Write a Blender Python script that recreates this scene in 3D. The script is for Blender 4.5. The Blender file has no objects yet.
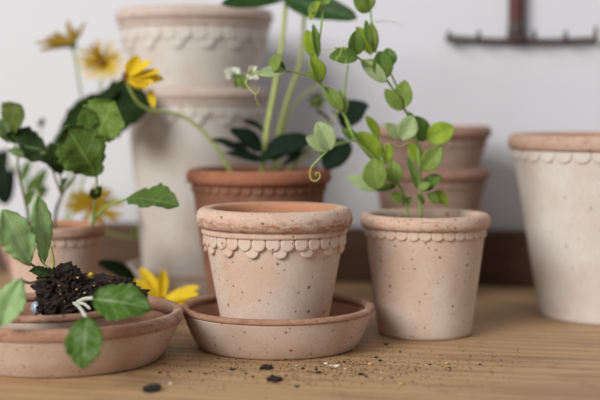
import bpy, math, random
from mathutils import Vector, Matrix, noise

# ------------------------------------------------------------------ camera, world, light, exposure
scene = bpy.context.scene
COL = scene.collection
F, CX, CY, HZ, H = 1250.0, 300.0, 200.0, 108.0, 0.2120
PITCH = math.atan((CY - HZ) / F)
cam_data = bpy.data.cameras.new('camera')
cam = bpy.data.objects.new('camera', cam_data)
COL.objects.link(cam)
cam.location = (0, 0, H)
cam.rotation_euler = (math.pi / 2 - PITCH, 0, 0)
cam_data.sensor_width = 36.0
cam_data.lens = F / 600 * 36
cam_data.clip_start = 0.05
cam_data.dof.use_dof = True
cam_data.dof.focus_distance = 1.06
cam_data.dof.aperture_fstop = 2.7
cam_data.dof.aperture_blades = 0
scene.camera = cam

world = bpy.data.worlds.new('world')
scene.world = world
world.use_nodes = True
bg = world.node_tree.nodes['Background']
bg.inputs['Color'].default_value = (0.86, 0.92, 1.0, 1)
bg.inputs['Strength'].default_value = 0.30

def area(name, loc, target, sx, sy, power, color):
    l = bpy.data.lights.new(name, 'AREA')
    l.shape = 'RECTANGLE'; l.size = sx; l.size_y = sy; l.energy = power; l.color = color
    o = bpy.data.objects.new(name, l); COL.objects.link(o)
    o.location = loc
    o.rotation_euler = (Vector(target) - Vector(loc)).to_track_quat('-Z', 'Y').to_euler()
    return o
area('window_light', (-2.9, -2.0, 2.10), (0.0, 1.25, 0.10), 2.5, 2.1, 270, (1.0, 0.98, 0.95))
area('overhead_fill', (0.1, -0.3, 2.0), (0.05, 1.3, 0.1), 1.6, 1.2, 8, (1.0, 0.97, 0.93))  # added weak fill lamp high in front, no actual source in the room

vs = scene.view_settings
scene.display_settings.display_device = 'sRGB'
vs.view_transform = 'Standard'; vs.look = 'None'; vs.gamma = 1.0; vs.use_curve_mapping = False
vs.exposure = -0.2
scene.cycles.max_bounces = 8
scene.cycles.use_denoising = True

# ------------------------------------------------------------------ helpers
def at(px, py, Y):
    """where the sight line of a photo point meets the vertical plane Y"""
    dx = (px - CX) / F; dy = -(py - CY) / F
    d = Vector((dx, math.cos(PITCH) + dy * math.sin(PITCH), -math.sin(PITCH) + dy * math.cos(PITCH)))
    t = Y / d.y
    return Vector((0, 0, H)) + d * t

def ground(px, py):
    dx = (px - CX) / F; dy = -(py - CY) / F
    d = Vector((dx, math.cos(PITCH) + dy * math.sin(PITCH), -math.sin(PITCH) + dy * math.cos(PITCH)))
    return Vector((0, 0, H)) + d * (-H / d.z)

def P(p):
    return at(p[0], p[1], p[2])

def srgb(r, g, b):
    def f(c):
        c /= 255.0
        return c / 12.92 if c <= 0.04045 else ((c + 0.055) / 1.055) ** 2.4
    return (f(r), f(g), f(b), 1.0)

class MB:
    def __init__(s):
        s.v = []; s.f = []; s.uv = []; s.m = []
    def add(s, verts, faces, uvs=None, mi=0):
        n = len(s.v)
        s.v += [Vector(q) for q in verts]
        s.uv += list(uvs) if uvs else [(0, 0)] * len(verts)
        for fc in faces:
            s.f.append([n + i for i in fc]); s.m.append(mi)
    def tube(s, pts, r0, r1=None, seg=8, sub=6, cap=True):
        if r1 is None: r1 = r0
        pts = spline(pts, sub)
        n = len(pts); vs_ = []; fs = []
        up = Vector((0.13, 0.97, 0.21))
        for i, p in enumerate(pts):
            t = (pts[min(i + 1, n - 1)] - pts[max(i - 1, 0)])
            if t.length < 1e-9: t = Vector((0, 0, 1))
            t.normalize()
            a = up - t * up.dot(t)
            if a.length < 1e-3: a = Vector((1, 0, 0)) - t * t.x
            a.normalize(); up = a; b = t.cross(a)
            r = r0 + (r1 - r0) * i / max(1, n - 1)
            for k in range(seg):
                w = 2 * math.pi * k / seg
                vs_.append(p + (a * math.cos(w) + b * math.sin(w)) * r)
        for i in range(n - 1):
            for k in range(seg):
                k2 = (k + 1) % seg
                fs.append((i * seg + k, i * seg + k2, (i + 1) * seg + k2, (i + 1) * seg + k))
        if cap:
            fs.append(tuple(range(seg - 1, -1, -1)))
            fs.append(tuple((n - 1) * seg + k for k in range(seg)))
        s.add(vs_, fs)
    def box(s, c, d, rotz=0):
        c = Vector(c); x, y, z = d[0] / 2, d[1] / 2, d[2] / 2
        R = Matrix.Rotation(rotz, 3, 'Z')
        vs_ = [c + R @ Vector((i * x, j * y, k * z)) for i in (-1, 1) for j in (-1, 1) for k in (-1, 1)]
        s.add(vs_, [(0, 1, 3, 2), (4, 6, 7, 5), (0, 4, 5, 1), (2, 3, 7, 6), (0, 2, 6, 4), (1, 5, 7, 3)])
    def lathe(s, prof, seg=96, closed=True, mats=None):
        n = len(prof); vs_ = []; us = []
        for (r, z) in prof:
            for k in range(seg):
                w = 2 * math.pi * k / seg
                vs_.append((r * math.cos(w), r * math.sin(w), z)); us.append((k / seg, z))
        base = len(s.v); s.v += [Vector(q) for q in vs_]; s.uv += us
        for i in range(n if closed else n - 1):
            j = (i + 1) % n
            for k in range(seg):
                k2 = (k + 1) % seg
                s.f.append([base + i * seg + k, base + i * seg + k2, base + j * seg + k2, base + j * seg + k])
                s.m.append(mats[i] if mats else 0)
        if not closed:
            s.f.append([base + k for k in range(seg)][::-1]); s.m.append(mats[0] if mats else 0)
            s.f.append([base + (n - 1) * seg + k for k in range(seg)]); s.m.append(mats[-1] if mats else 0)
    def build(s, name, mats, parent=None, origin=None, smooth=True, bevel=0, angle=None):
        me = bpy.data.meshes.new(name)
        o0 = Vector(origin) if origin is not None else Vector((0, 0, 0))
        me.from_pydata([tuple(v - o0) for v in s.v], [], s.f)
        lay = me.uv_layers.new(name='UVMap')
        for lp in me.loops:
            lay.data[lp.index].uv = s.uv[lp.vertex_index]
        for m in (mats if isinstance(mats, (list, tuple)) else [mats]):
            me.materials.append(m)
        for p, mi in zip(me.polygons, s.m):
            p.use_smooth = smooth; p.material_index = mi
        me.update()
        o = bpy.data.objects.new(name, me); COL.objects.link(o)
        if parent is not None: o.parent = parent
        if bevel:
            b = o.modifiers.new('bevel', 'BEVEL'); b.width = bevel; b.segments = 2; b.limit_method = 'ANGLE'
        return o

def spline(pts, sub):
    pts = [Vector(p) for p in pts]
    if len(pts) < 3 or sub <= 1: 
        if len(pts) == 2 and sub > 1:
            return [pts[0].lerp(pts[1], i / sub) for i in range(sub + 1)]
        return pts
    out = []
    n = len(pts)
    for i in range(n - 1):
        p0 = pts[max(i - 1, 0)]; p1 = pts[i]; p2 = pts[i + 1]; p3 = pts[min(i + 2, n - 1)]
        for k in range(sub):
            t = k / sub
            out.append(0.5 * ((2 * p1) + (p2 - p0) * t + (2 * p0 - 5 * p1 + 4 * p2 - p3) * t * t + (3 * p1 - p0 - 3 * p2 + p3) * t ** 3))
    out.append(pts[-1])
    return out

def thing(name, label, cat, loc, rz=0, group=None):
    o = bpy.data.objects.new(name, None); COL.objects.link(o)
    o.empty_display_size = 0.02
    o.location = loc; o.rotation_euler = (0, 0, rz)
    tag(o, label, cat, group)
    return o

def tag(o, label, cat, group=None):
    o['label'] = label; o['category'] = cat
    if group: o['group'] = group
    return o

# ------------------------------------------------------------------ materials
class NT:
    def __init__(s, name):
        s.mat = bpy.data.materials.new(name); s.mat.use_nodes = True
        s.t = s.mat.node_tree; s.n = s.t.nodes; s.l = s.t.links
        s.b = s.n['Principled BSDF']; s.out = s.n['Material Output']
    def new(s, kind, **kw):
        n = s.n.new(kind)
        for k, v in kw.items(): setattr(n, k, v)
        return n
    def link(s, a, b): s.l.new(a, b)
    def noise(s, vec, scale, detail=4, rough=0.55, dist=0.0):
        n = s.new('ShaderNodeTexNoise'); n.inputs['Scale'].default_value = scale
        n.inputs['Detail'].default_value = detail; n.inputs['Roughness'].default_value = rough
        n.inputs['Distortion'].default_value = dist
        if vec: s.link(vec, n.inputs['Vector'])
        return n.outputs['Fac']
    def ramp(s, fac, stops):
        r = s.new('ShaderNodeValToRGB'); e = r.color_ramp.elements
        e[0].position, e[0].color = stops[0][0], stops[0][1]
        e[1].position, e[1].color = stops[-1][0], stops[-1][1]
        for p, c in stops[1:-1]:
            q = e.new(p); q.color = c
        s.link(fac, r.inputs['Fac']); return r.outputs['Color']
    def gray(s, fac, a, b):
        return s.ramp(fac, [(a, (0, 0, 0, 1)), (b, (1, 1, 1, 1))])
    def mix(s, fac, a, b, mode='MIX'):
        m = s.new('ShaderNodeMix', data_type='RGBA', blend_type=mode)
        for sock, v in ((m.inputs[0], fac), (m.inputs[6], a), (m.inputs[7], b)):
            if isinstance(v, (int, float)): sock.default_value = v
            elif isinstance(v, tuple): sock.default_value = v
            else: s.link(v, sock)
        return m.outputs[2]
    def math(s, op, a, b=None):
        m = s.new('ShaderNodeMath', operation=op)
        for i, v in enumerate((a, b)):
            if v is None: continue
            if isinstance(v, (int, float)): m.inputs[i].default_value = v
            else: s.link(v, m.inputs[i])
        return m.outputs[0]
    def bump(s, h, strength, dist=0.001):
        b = s.new('ShaderNodeBump'); b.inputs['Strength'].default_value = strength; b.inputs['Distance'].default_value = dist
        s.link(h, b.inputs['Height']); s.link(b.outputs['Normal'], s.b.inputs['Normal'])
    def obj(s, scale=(1, 1, 1), off=(0, 0, 0)):
        tc = s.new('ShaderNodeTexCoord'); mp = s.new('ShaderNodeMapping')
        mp.inputs['Scale'].default_value = scale; mp.inputs['Location'].default_value = off
        s.link(tc.outputs['Object'], mp.inputs['Vector']); return mp.outputs['Vector']

def clay(name, base, bloom, stain, specks=1.0, bloom_amt=0.5, seed=0.0, streak=False, rough=0.9, band=None, stain_amt=0.65):
    t = NT(name)
    v = t.obj(off=(seed, seed * 0.7, seed * 1.3))
    big = t.noise(v, 16, 5, 0.6)
    c = t.mix(t.gray(big, 0.62 - 0.4 * bloom_amt, 0.78 - 0.25 * bloom_amt), base, bloom)
    st = t.noise(t.obj(off=(seed + 3, 1, 2)), 24, 3, 0.5)
    c = t.mix(t.math('MULTIPLY', t.gray(st, 0.56, 0.75), stain_amt), c, stain)
    if streak:      # worn horizontal scratches that bare the red clay
        sv = t.obj(scale=(130, 130, 480), off=(seed, seed, seed))
        s1 = t.noise(sv, 1.0, 6, 0.7, 0.4)
        worn = t.math('MULTIPLY', t.gray(s1, 0.50, 0.66), 0.65)
        if band:    # the strip where the collar has been rubbed
            sz_ = t.new('ShaderNodeSeparateXYZ'); t.link(t.obj(), sz_.inputs[0])
            zz = t.math('ADD', sz_.outputs['Z'], t.math('MULTIPLY', t.math('SUBTRACT', t.noise(v, 60, 3), 0.5), 0.012))
            w = (band[1] - band[0]) / 2
            near = t.math('SUBTRACT', 1.0, t.math('DIVIDE', t.math('ABSOLUTE', t.math('SUBTRACT', zz, band[0] + w)), w))
            near = t.gray(near, 0.0, 0.7)
            coarse = t.gray(t.noise(t.obj(scale=(90, 90, 260)), 1.0, 7, 0.75), 0.40, 0.58)
            worn = t.math('MAXIMUM', t.math('MULTIPLY', worn, 0.35), t.math('MULTIPLY', t.math('MULTIPLY', near, coarse), 0.85))
        c = t.mix(worn, c, stain)
    fine = t.noise(v, 420, 2, 0.6)
    c = t.mix(t.math('MULTIPLY', t.gray(fine, 0.4, 0.75), 0.16), c, (base[0] * .35, base[1] * .3, base[2] * .28, 1))
    sp = None
    for scale, keep, rad in ((230, 0.90, 0.36), (420, 0.93, 0.42)):
        vo = t.new('ShaderNodeTexVoronoi'); vo.inputs['Scale'].default_value = scale
        t.link(v, vo.inputs['Vector'])
        cs = t.new('ShaderNodeSeparateColor'); t.link(vo.outputs['Color'], cs.inputs[0])
        on = t.math('GREATER_THAN', cs.outputs[0], 1 - (1 - keep) * specks)
        size = t.math('MULTIPLY', cs.outputs[1], rad)
        q = t.math('MULTIPLY', on, t.math('LESS_THAN', vo.outputs['Distance'], size))
        sp = q if sp is None else t.math('MAXIMUM', sp, q)
    c = t.mix(t.math('MULTIPLY', sp, 0.75), c, srgb(104, 64, 46))
    t.link(c, t.b.inputs['Base Color'])
    t.b.inputs['Roughness'].default_value = rough
    t.b.inputs['Specular IOR Level'].default_value = 0.25
    h = t.math('ADD', t.math('MULTIPLY', t.noise(v, 300, 4, 0.7), 0.6), t.math('MULTIPLY', sp, -0.8))
    t.bump(h, 0.35, 0.0008)
    return t.mat

M = {}
M['clay'] = clay('speckled_cream_clay', srgb(208, 181, 162), srgb(217, 201, 188), srgb(200, 160, 130), 1.0, 0.6, 0.0)
M['clay_rim'] = clay('worn_rim_clay', srgb(205, 175, 155), srgb(214, 194, 178), srgb(154, 102, 76), 1.2, 0.4, 4.0, True)
M['main'] = clay('stained_cream_clay', srgb(208, 180, 160), srgb(217, 200, 187), srgb(200, 152, 116), 1.0, 0.6, 0.4, stain_amt=0.8)
M['main_rim'] = clay('rubbed_rim_clay', srgb(206, 176, 156), srgb(214, 192, 176), srgb(150, 94, 66), 1.2, 0.4, 4.0, True, band=(0.0975, 0.1110))
M['clay_in'] = clay('bare_orange_clay', srgb(192, 138, 106), srgb(202, 152, 122), srgb(172, 114, 82), 0.4, 0.3, 2.0)
M['saucer'] = clay('saucer_clay', srgb(202, 174, 155), srgb(212, 194, 180), srgb(190, 150, 122), 1.3, 0.5, 9.0)
M['saucer_in'] = clay('saucer_inside_clay', srgb(172, 128, 104), srgb(190, 152, 130), srgb(146, 98, 74), 0.6, 0.3, 31.0)
M['saucer_rim'] = clay('saucer_rim_clay', srgb(174, 136, 114), srgb(196, 166, 148), srgb(132, 84, 62), 1.2, 0.4, 6.0, True)
M['pale'] = clay('whitewashed_clay', srgb(206, 194, 184), srgb(217, 211, 205), srgb(200, 180, 166), 0.15, 0.75, 12.0)
M['pale_rim'] = clay('whitewashed_rim_clay', srgb(186, 156, 138), srgb(200, 180, 166), srgb(158, 114, 90), 0.5, 0.4, 15.0, True)
M['rose'] = clay('rose_clay', srgb(176, 147, 132), srgb(188, 164, 151), srgb(160, 126, 108), 0.7, 0.4, 18.0)
M['rose_rim'] = clay('rose_rim_clay', srgb(170, 134, 116), srgb(184, 154, 138), srgb(146, 106, 88), 0.5, 0.3, 19.0, True)
M['wash_rim'] = clay('washed_rim_clay', srgb(198, 180, 169), srgb(208, 196, 187), srgb(180, 148, 130), 0.4, 0.4, 25.0, True)
M['brown'] = clay('brown_terracotta', srgb(136, 94, 74), srgb(152, 114, 94), srgb(114, 72, 54), 0.5, 0.3, 21.0)
M['brown_rim'] = clay('brown_terracotta_rim', srgb(160, 106, 80), srgb(168, 120, 95), srgb(128, 78, 56), 0.5, 0.2, 22.0, True)

def soil_mat():
    t = NT('potting_soil'); v = t.obj()
    c = t.ramp(t.noise(v, 260, 5, 0.7), [(0.35, srgb(28, 20, 16)), (0.6, srgb(60, 45, 36)), (0.8, srgb(112, 90, 70))])
    t.link(c, t.b.inputs['Base Color']); t.b.inputs['Roughness'].default_value = 0.95
    t.bump(t.noise(v, 420, 5, 0.8), 0.9, 0.003); return t.mat
M['soil'] = soil_mat()

def flat(name, col, rough=0.6, spec=0.4, nscale=90, amt=0.25, col2=None):
    t = NT(name); v = t.obj()
    d = col2 or (col[0] * .55, col[1] * .55, col[2] * .55, 1)
    c = t.mix(t.math('MULTIPLY', t.gray(t.noise(v, nscale, 4), 0.4, 0.7), amt), col, d)
    t.link(c, t.b.inputs['Base Color']); t.b.inputs['Roughness'].default_value = rough
    t.b.inputs['Specular IOR Level'].default_value = spec
    t.bump(t.noise(v, nscale * 3, 3), 0.15, 0.001); return t.mat

def leaf_mat(name, col, vein, rough=0.45, trans=0.35, back=None, nveins=6.0, vein_amt=0.5, spec=0.2):
    t = NT(name)
    uvn = t.new('ShaderNodeUVMap'); sep = t.new('ShaderNodeSeparateXYZ'); t.link(uvn.outputs['UV'], sep.inputs[0])
    u = t.math('ABSOLUTE', t.math('SUBTRACT', sep.outputs['X'], 0.5))
    mid = t.math('LESS_THAN', u, 0.025)
    ph = t.math('SUBTRACT', t.math('MULTIPLY', sep.outputs['Y'], nveins), t.math('MULTIPLY', u, 3.2))
    fr = t.math('ABSOLUTE', t.math('SUBTRACT', t.math('FRACT', ph), 0.5))
    side = t.math('LESS_THAN', fr, 0.06)
    vm = t.math('MAXIMUM', mid, t.math('MULTIPLY', side, 0.55))
    nz = t.noise(t.obj(), 120, 3)
    c = t.mix(t.math('MULTIPLY', t.gray(nz, 0.35, 0.7), 0.45), col, (col[0] * .55, col[1] * .62, col[2] * .5, 1))
    c = t.mix(t.math('MULTIPLY', vm, vein_amt), c, vein)
    if back:
        g = t.new('ShaderNodeNewGeometry')
        c = t.mix(g.outputs['Backfacing'], c, back)
    t.link(c, t.b.inputs['Base Color']); t.b.inputs['Roughness'].default_value = rough
    t.b.inputs['Specular IOR Level'].default_value = spec
    t.bump(t.math('ADD', t.noise(t.obj(), 200, 3), t.math('MULTIPLY', vm, -0.6)), 0.35, 0.0012)
    tr = t.new('ShaderNodeBsdfTranslucent'); t.link(c, tr.inputs['Color'])
    mx = t.new('ShaderNodeMixShader'); mx.inputs[0].default_value = trans
    t.link(t.b.outputs[0], mx.inputs[1]); t.link(tr.outputs[0], mx.inputs[2])
    t.link(mx.outputs[0], t.out.inputs['Surface']); return t.mat

M['pea'] = leaf_mat('pea_leaf', srgb(150, 174, 88), srgb(176, 196, 116), trans=0.4, nveins=5, vein_amt=0.35)
M['pea_bright'] = leaf_mat('bright_pea_leaf', srgb(176, 198, 72), srgb(188, 206, 110), trans=0.45, nveins=5, vein_amt=0.35)
M['pea_dark'] = leaf_mat('dark_pea_leaf', srgb(106, 136, 62), srgb(140, 170, 90), trans=0.3, nveins=5, vein_amt=0.35)
M['pea_pale'] = leaf_mat('pale_pea_leaf', srgb(186, 204, 150), srgb(194, 210, 160), trans=0.35, nveins=5, vein_amt=0.35)
M['seed'] = leaf_mat('seedling_leaf', srgb(100, 128, 56), srgb(158, 184, 112), trans=0.38)
M['seed_light'] = leaf_mat('light_seedling_leaf', srgb(128, 158, 72), srgb(172, 194, 124), trans=0.4)
M['seed_dark'] = leaf_mat('dark_seedling_leaf', srgb(58, 82, 36), srgb(112, 140, 82), trans=0.25)
M['seed_olive'] = leaf_mat('olive_seedling_leaf', srgb(98, 112, 50), srgb(136, 150, 84), trans=0.25)
M['seed_pale'] = leaf_mat('pale_seedling_leaf', srgb(176, 206, 146), srgb(200, 220, 178), trans=0.4)
M['seed_front'] = leaf_mat('glossy_seedling_leaf', srgb(76, 110, 34), srgb(190, 208, 160), rough=0.4, trans=0.2, nveins=5, vein_amt=0.32)
M['dark'] = leaf_mat('dark_green_leaf', srgb(27, 42, 27), srgb(42, 58, 40), rough=0.6, trans=0.08, spec=0.07)
M['dark_warm'] = leaf_mat('deep_green_leaf', srgb(32, 50, 20), srgb(50, 72, 34), rough=0.6, trans=0.08, spec=0.07)
M['top'] = leaf_mat('overhead_leaf', srgb(46, 78, 32), srgb(104, 138, 88), rough=0.5, trans=0.2)
M['stem'] = flat('green_stem', srgb(140, 168, 88), 0.5)
M['stem_pale'] = flat('pale_green_stem', srgb(176, 188, 104), 0.5)
M['stem_dark'] = flat('purplish_stem', srgb(104, 96, 70), 0.6)
M['stem_white'] = flat('white_stem', srgb(218, 222, 204), 0.45)
M['tendril'] = flat('tendril_green', srgb(190, 200, 110), 0.5)
M['petal'] = leaf_mat('yellow_petal', srgb(248, 218, 52), srgb(220, 170, 20), rough=0.6, trans=0.3, nveins=2, vein_amt=0.2)
M['petal_dull'] = leaf_mat('dull_yellow_petal', srgb(186, 154, 34), srgb(150, 110, 30), rough=0.6, trans=0.3, nveins=2, vein_amt=0.35)  # browner, duller yellow for the low bloom
M['petal_olive'] = leaf_mat('olive_yellow_petal', srgb(158, 126, 22), srgb(110, 84, 20), rough=0.6, trans=0.2, nveins=2, vein_amt=0.35)
M['petal_white'] = leaf_mat('white_petal', srgb(240, 242, 228), srgb(226, 232, 200), rough=0.6, trans=0.3, nveins=2, vein_amt=0.2)
M['eye'] = flat('flower_eye', srgb(140, 92, 28), 0.8, col2=srgb(80, 48, 20), nscale=400, amt=0.8)
M['bud'] = flat('dark_bud', srgb(78, 92, 44), 0.7)
M['perlite'] = flat('perlite', srgb(226, 218, 204), 0.8)
M['dust'] = flat('dry_soil_dust', srgb(92, 68, 48), 0.95, 0.1, 300, 0.6, srgb(44, 32, 24))
M['ochre'] = flat('ochre_chip', srgb(196, 160, 104), 0.8)
M['pebble'] = flat('grey_blue_pebble', srgb(150, 162, 176), 0.25, 0.6)
M['iron'] = flat('rusty_dark_iron', srgb(70, 60, 56), 0.6, 0.5, 60, 0.6, srgb(96, 62, 48))
M['handle'] = flat('red_brown_wood', srgb(92, 48, 46), 0.5, 0.4, 60, 0.5)

def wall_mat():
    t = NT('painted_plaster'); v = t.obj()
    c = t.mix(t.math('MULTIPLY', t.noise(v, 3, 4), 0.25), srgb(212, 213, 218), srgb(204, 205, 211))
    t.link(c, t.b.inputs['Base Color']); t.b.inputs['Roughness'].default_value = 0.85
    t.bump(t.noise(v, 60, 4), 0.1, 0.001); return t.mat
def wood_mat(name, a, b, dark, sc=(2.6, 15, 15), dirt=0.0, rough=0.55):
    t = NT(name); v = t.obj(scale=sc)
    g = t.noise(v, 1.3, 8, 0.65, 1.2)
    c = t.ramp(g, [(0.3, b), (0.52, a), (0.75, (a[0] * 1.12, a[1] * 1.1, a[2] * 1.06, 1))])
    w = t.new('ShaderNodeTexWave', wave_type='BANDS', bands_direction='Y')
    w.inputs['Scale'].default_value = 1.1; w.inputs['Distortion'].default_value = 9; w.inputs['Detail'].default_value = 4
    w.inputs['Detail Scale'].default_value = 0.9
    t.link(v, w.inputs['Vector'])
    c = t.mix(t.math('MULTIPLY', t.gray(w.outputs['Fac'], 0.55, 1.0), 0.28), c, dark)
    if dirt:
        d = t.noise(t.obj(), 38, 6, 0.75)
        c = t.mix(t.math('MULTIPLY', t.gray(d, 0.57, 0.72), dirt), c, srgb(84, 60, 40))
    t.link(c, t.b.inputs['Base Color']); t.b.inputs['Roughness'].default_value = rough
    t.b.inputs['Specular IOR Level'].default_value = 0.35
    t.bump(g, 0.15, 0.001); return t.mat
M['wall'] = wall_mat()
M['table'] = wood_mat('oiled_oak', srgb(182, 148, 110), srgb(150, 116, 82), srgb(104, 76, 52), dirt=0.6)
M['board'] = wood_mat('brown_board', srgb(92, 66, 49), srgb(76, 53, 39), srgb(56, 38, 28), sc=(3, 30, 30))
M['floor'] = wood_mat('floor_boards', srgb(140, 120, 100), srgb(110, 92, 74), srgb(80, 64, 50))

# ------------------------------------------------------------------ the setting
WX0, WY0, WX1, WY1 = -0.228, 1.580, 0.237, 1.480          # front face of the backboard, seen from above
WANG = math.atan2(WY1 - WY0, WX1 - WX0)
wdir = Vector((math.cos(WANG), math.sin(WANG), 0)); wnor = Vector((math.sin(WANG), -math.cos(WANG), 0))
def wall_y(x): return WY0 + (x - WX0) * (WY1 - WY0) / (WX1 - WX0)
wc = Vector((WX0, WY0, 0)) + wdir * 0.25
m = MB(); m.box((0, 0, 0), (3.6, 0.06, 2.6))
wl = m.build('wall_back', M['wall'], smooth=False); wl.location = wc - wnor * (0.018 + 0.03) + Vector((0, 0, 0.55)); wl.rotation_euler.z = WANG
wl['kind'] = 'structure'
m = MB(); m.box((0, 0, 0), (2.2, 0.018, 0.066))
bo = m.build('trim_1', M['board'], smooth=False, bevel=0.002); bo.location = wc - wnor * 0.009 + Vector((0, 0, 0.033)); bo.rotation_euler.z = WANG
bo['kind'] = 'structure'
m = MB(); m.box((0, 0, -0.77), (6, 6, 0.04))
fl = m.build('floor', M['floor'], smooth=False); fl['kind'] = 'structure'

tb = thing('wooden_table', 'light brown oak table strewn with soil under all the pots', 'table', (wc.x, wc.y, -0.75), WANG)
m = MB(); m.box((0, -0.5, 0.735), (2.2, 1.0, 0.03)); m.build('tabletop', M['table'], tb, smooth=False, bevel=0.002)
for sx in (-1, 1):
    for sy in (-0.06, -0.94):
        m = MB(); m.box((sx * 1.03, sy, 0.36), (0.06, 0.06, 0.72)); m.build('leg', M['table'], tb, smooth=False, bevel=0.002)

# ------------------------------------------------------------------ pots
def pot_body(rt, rb, h, wall, rim_h, mats, parent, flip=0.0):
    """tapered pot wall with a floor; top ends inside the rim"""
    zi = h - 0.004
    r_at = lambda z: rb + (rt - rb) * z / (h - rim_h)
    prof = [(0.004, 0.0), (rb - 0.003, 0.0), (rb - 0.0008, 0.0012), (rb, 0.004)]
    for i in range(1, 13):
        z = 0.004 + (h - rim_h - 0.004 + 0.004) * i / 12
        prof.append((r_at(z), z))
    no = len(prof)
    rin = rt - wall
    prof += [(rt - 0.0005, zi - 0.001), (rin, zi)]
    prof += [(r_at(z) - wall, z) for z in (h * .8, h * .6, h * .4, h * .2, 0.014)]
    prof += [(max(0.004, rb - wall - 0.004), 0.010), (0.004, 0.010)]
    mi = [0] * no + [1] * (len(prof) - no); mi[no - 1] = 0
    m = MB(); m.lathe(prof, 96, True, mi)
    return m.build('body', mats, parent), r_at

def rim_part(rt, h, rim_h, over, wall, mat, mat_in, parent, ring=0.0):
    """rounded collar closed all round; ring = a thin moulding under it"""
    ro = rt + over; ri = rt - wall - 0.0006; z0 = h - rim_h; e = min(0.005, rim_h * .3)
    prof = [(rt - 0.001, z0)]
    if ring:
        prof += [(rt + 0.0022, z0 + 0.0006), (rt + 0.0030, z0 + ring * .35), (rt + 0.0026, z0 + ring * .75), (rt + 0.0014, z0 + ring)]
        z0 += ring
    prof += [(ro - e * .65, z0 + 0.0006), (ro - e * .2, z0 + e * .5), (ro, z0 + e * 1.2)]
    prof += [(ro - 0.0002, h - e * 1.5), (ro - e * .3, h - e * .55), (ro - e * .9, h - e * .08), (ro - e * 1.4, h)]
    no = len(prof)
    prof += [(ri + 0.0022, h - 0.0002), (ri + 0.0006, h - 0.0016), (ri, h - 0.005), (ri, h - rim_h)]
    mi = [0] * no + [1] * (len(prof) - no)
    m = MB(); m.lathe(prof, 112, True, mi)
    return m.build('rim', [mat, mat_in], parent)

def scallops(items, r_at, thick, mat, parent, name='scallop_trim'):
    """items: (angle, z centre, radius across, radius down) of raised round petals on the wall"""
    m = MB()
    for (a, zc, rx, rz) in items:
        vs_ = []; fs = []; rings = [(0.0, 0.9), (0.55, 0.96), (0.84, 1.0), (0.95, 0.88), (1.0, 0.45), (0.99, -0.6)]
        n = 18
        for q, hh in rings:
            for k in range(n):
                w = 2 * math.pi * k / n
                dx = math.cos(w) * rx * q; dz = math.sin(w) * rz * q
                z = zc + dz; R = r_at(z)
                aa = a + dx / max(R, 0.01)
                rr = R + thick * (hh * (0.75 - 0.45 * dz / rz) if hh > 0 else hh)
                vs_.append((rr * math.cos(aa), rr * math.sin(aa), z))
        for i in range(len(rings) - 1):
            for k in range(n):
                k2 = (k + 1) % n
                fs.append((i * n + k, i * n + k2, (i + 1) * n + k2, (i + 1) * n + k))
        m.add(vs_, fs)
    return m.build(name, mat, parent)

def single_row(nsc, zc, r_at, k=0.52, asp=1.0):
    R = r_at(zc); w = 2 * math.pi * R / nsc
    return [(2 * math.pi * i / nsc + 0.1, zc, w * k, w * k * asp) for i in range(nsc)]
def double_row(units, zc, r_at, ph=0.0):
    R = r_at(zc); w = 2 * math.pi * R / (units * 2); out = []
    for i in range(units * 2):
        a = ph + math.pi * i / units
        out.append((a, zc, w * .505, w * .54))
    for i in range(units):
        out.append((ph + 2 * math.pi * (i + 0.25) / units, zc - w * .55, w * .50, w * .50))
    return out

def saucer(root, R, rb, h, mats, mat_rim, wall=0.006, rh=0.0050):
    zr = h - rh
    prof = [(0.004, 0.0), (rb - 0.003, 0.0), (rb - 0.0005, 0.0012), (rb + 0.0006, 0.003)]
    for i in range(1, 9):
        t = i / 8
        prof.append((rb + 0.0006 + (R - 0.0012 - rb) * (t ** 0.80), 0.003 + (zr + 0.001 - 0.003) * t))
    no = len(prof)
    prof += [(R - wall, zr + 0.001), (R - wall - 0.003, h * .65), (rb + (R - wall - rb) * .35, h * .40), (rb - 0.003, 0.010), (rb - 0.009, 0.007), (0.004, 0.007)]
    mi = [0] * no + [1] * (len(prof) - no)
    m = MB(); m.lathe(prof, 112, True, mi); m.build('dish', mats, root)
    ri = R - wall - 0.0012
    rim = [(R - 0.0012, zr - 0.001), (R + 0.0002, zr), (R + 0.0006, h - 0.0030), (R - 0.0004, h - 0.0008), (R - 0.0020, h),
           (ri + 0.002, h - 0.0003), (ri, h - 0.0018), (ri - 0.0006, zr - 0.0015)]
    m = MB(); m.lathe(rim, 112, True); m.build('rim', mat_rim, root)

# saucer and pot in the middle
c_main = ground(277.5, 345)
sroot = thing('plant_saucer', 'speckled cream clay saucer with reddish rim under the middle scalloped pot', 'saucer', (c_main.x, c_main.y, 0))
saucer(sroot, 0.0864, 0.0712, 0.0372, [M['saucer'], M['saucer_in']], M['saucer_rim'], 0.006, 0.0042)
proot = thing('scalloped_flowerpot', 'empty cream terracotta pot with double scallop garland, standing in the front saucer', 'flowerpot', (c_main.x - 0.0025, c_main.y, 0.0072))
hp = at(274, 207, c_main.y).z - 0.0072
body, ra = pot_body(0.0622, 0.0452, hp, 0.0075, 0.0235, [M['main'], M['clay_in']], proot)
rim_part(0.0622, hp, 0.0235, 0.0074, 0.0078, M['main_rim'], M['clay_in'], proot, 0.006)
scallops(double_row(16, hp - 0.0268, ra, -math.pi / 2 + 0.0), ra, 0.0029, M['main'], proot)

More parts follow.
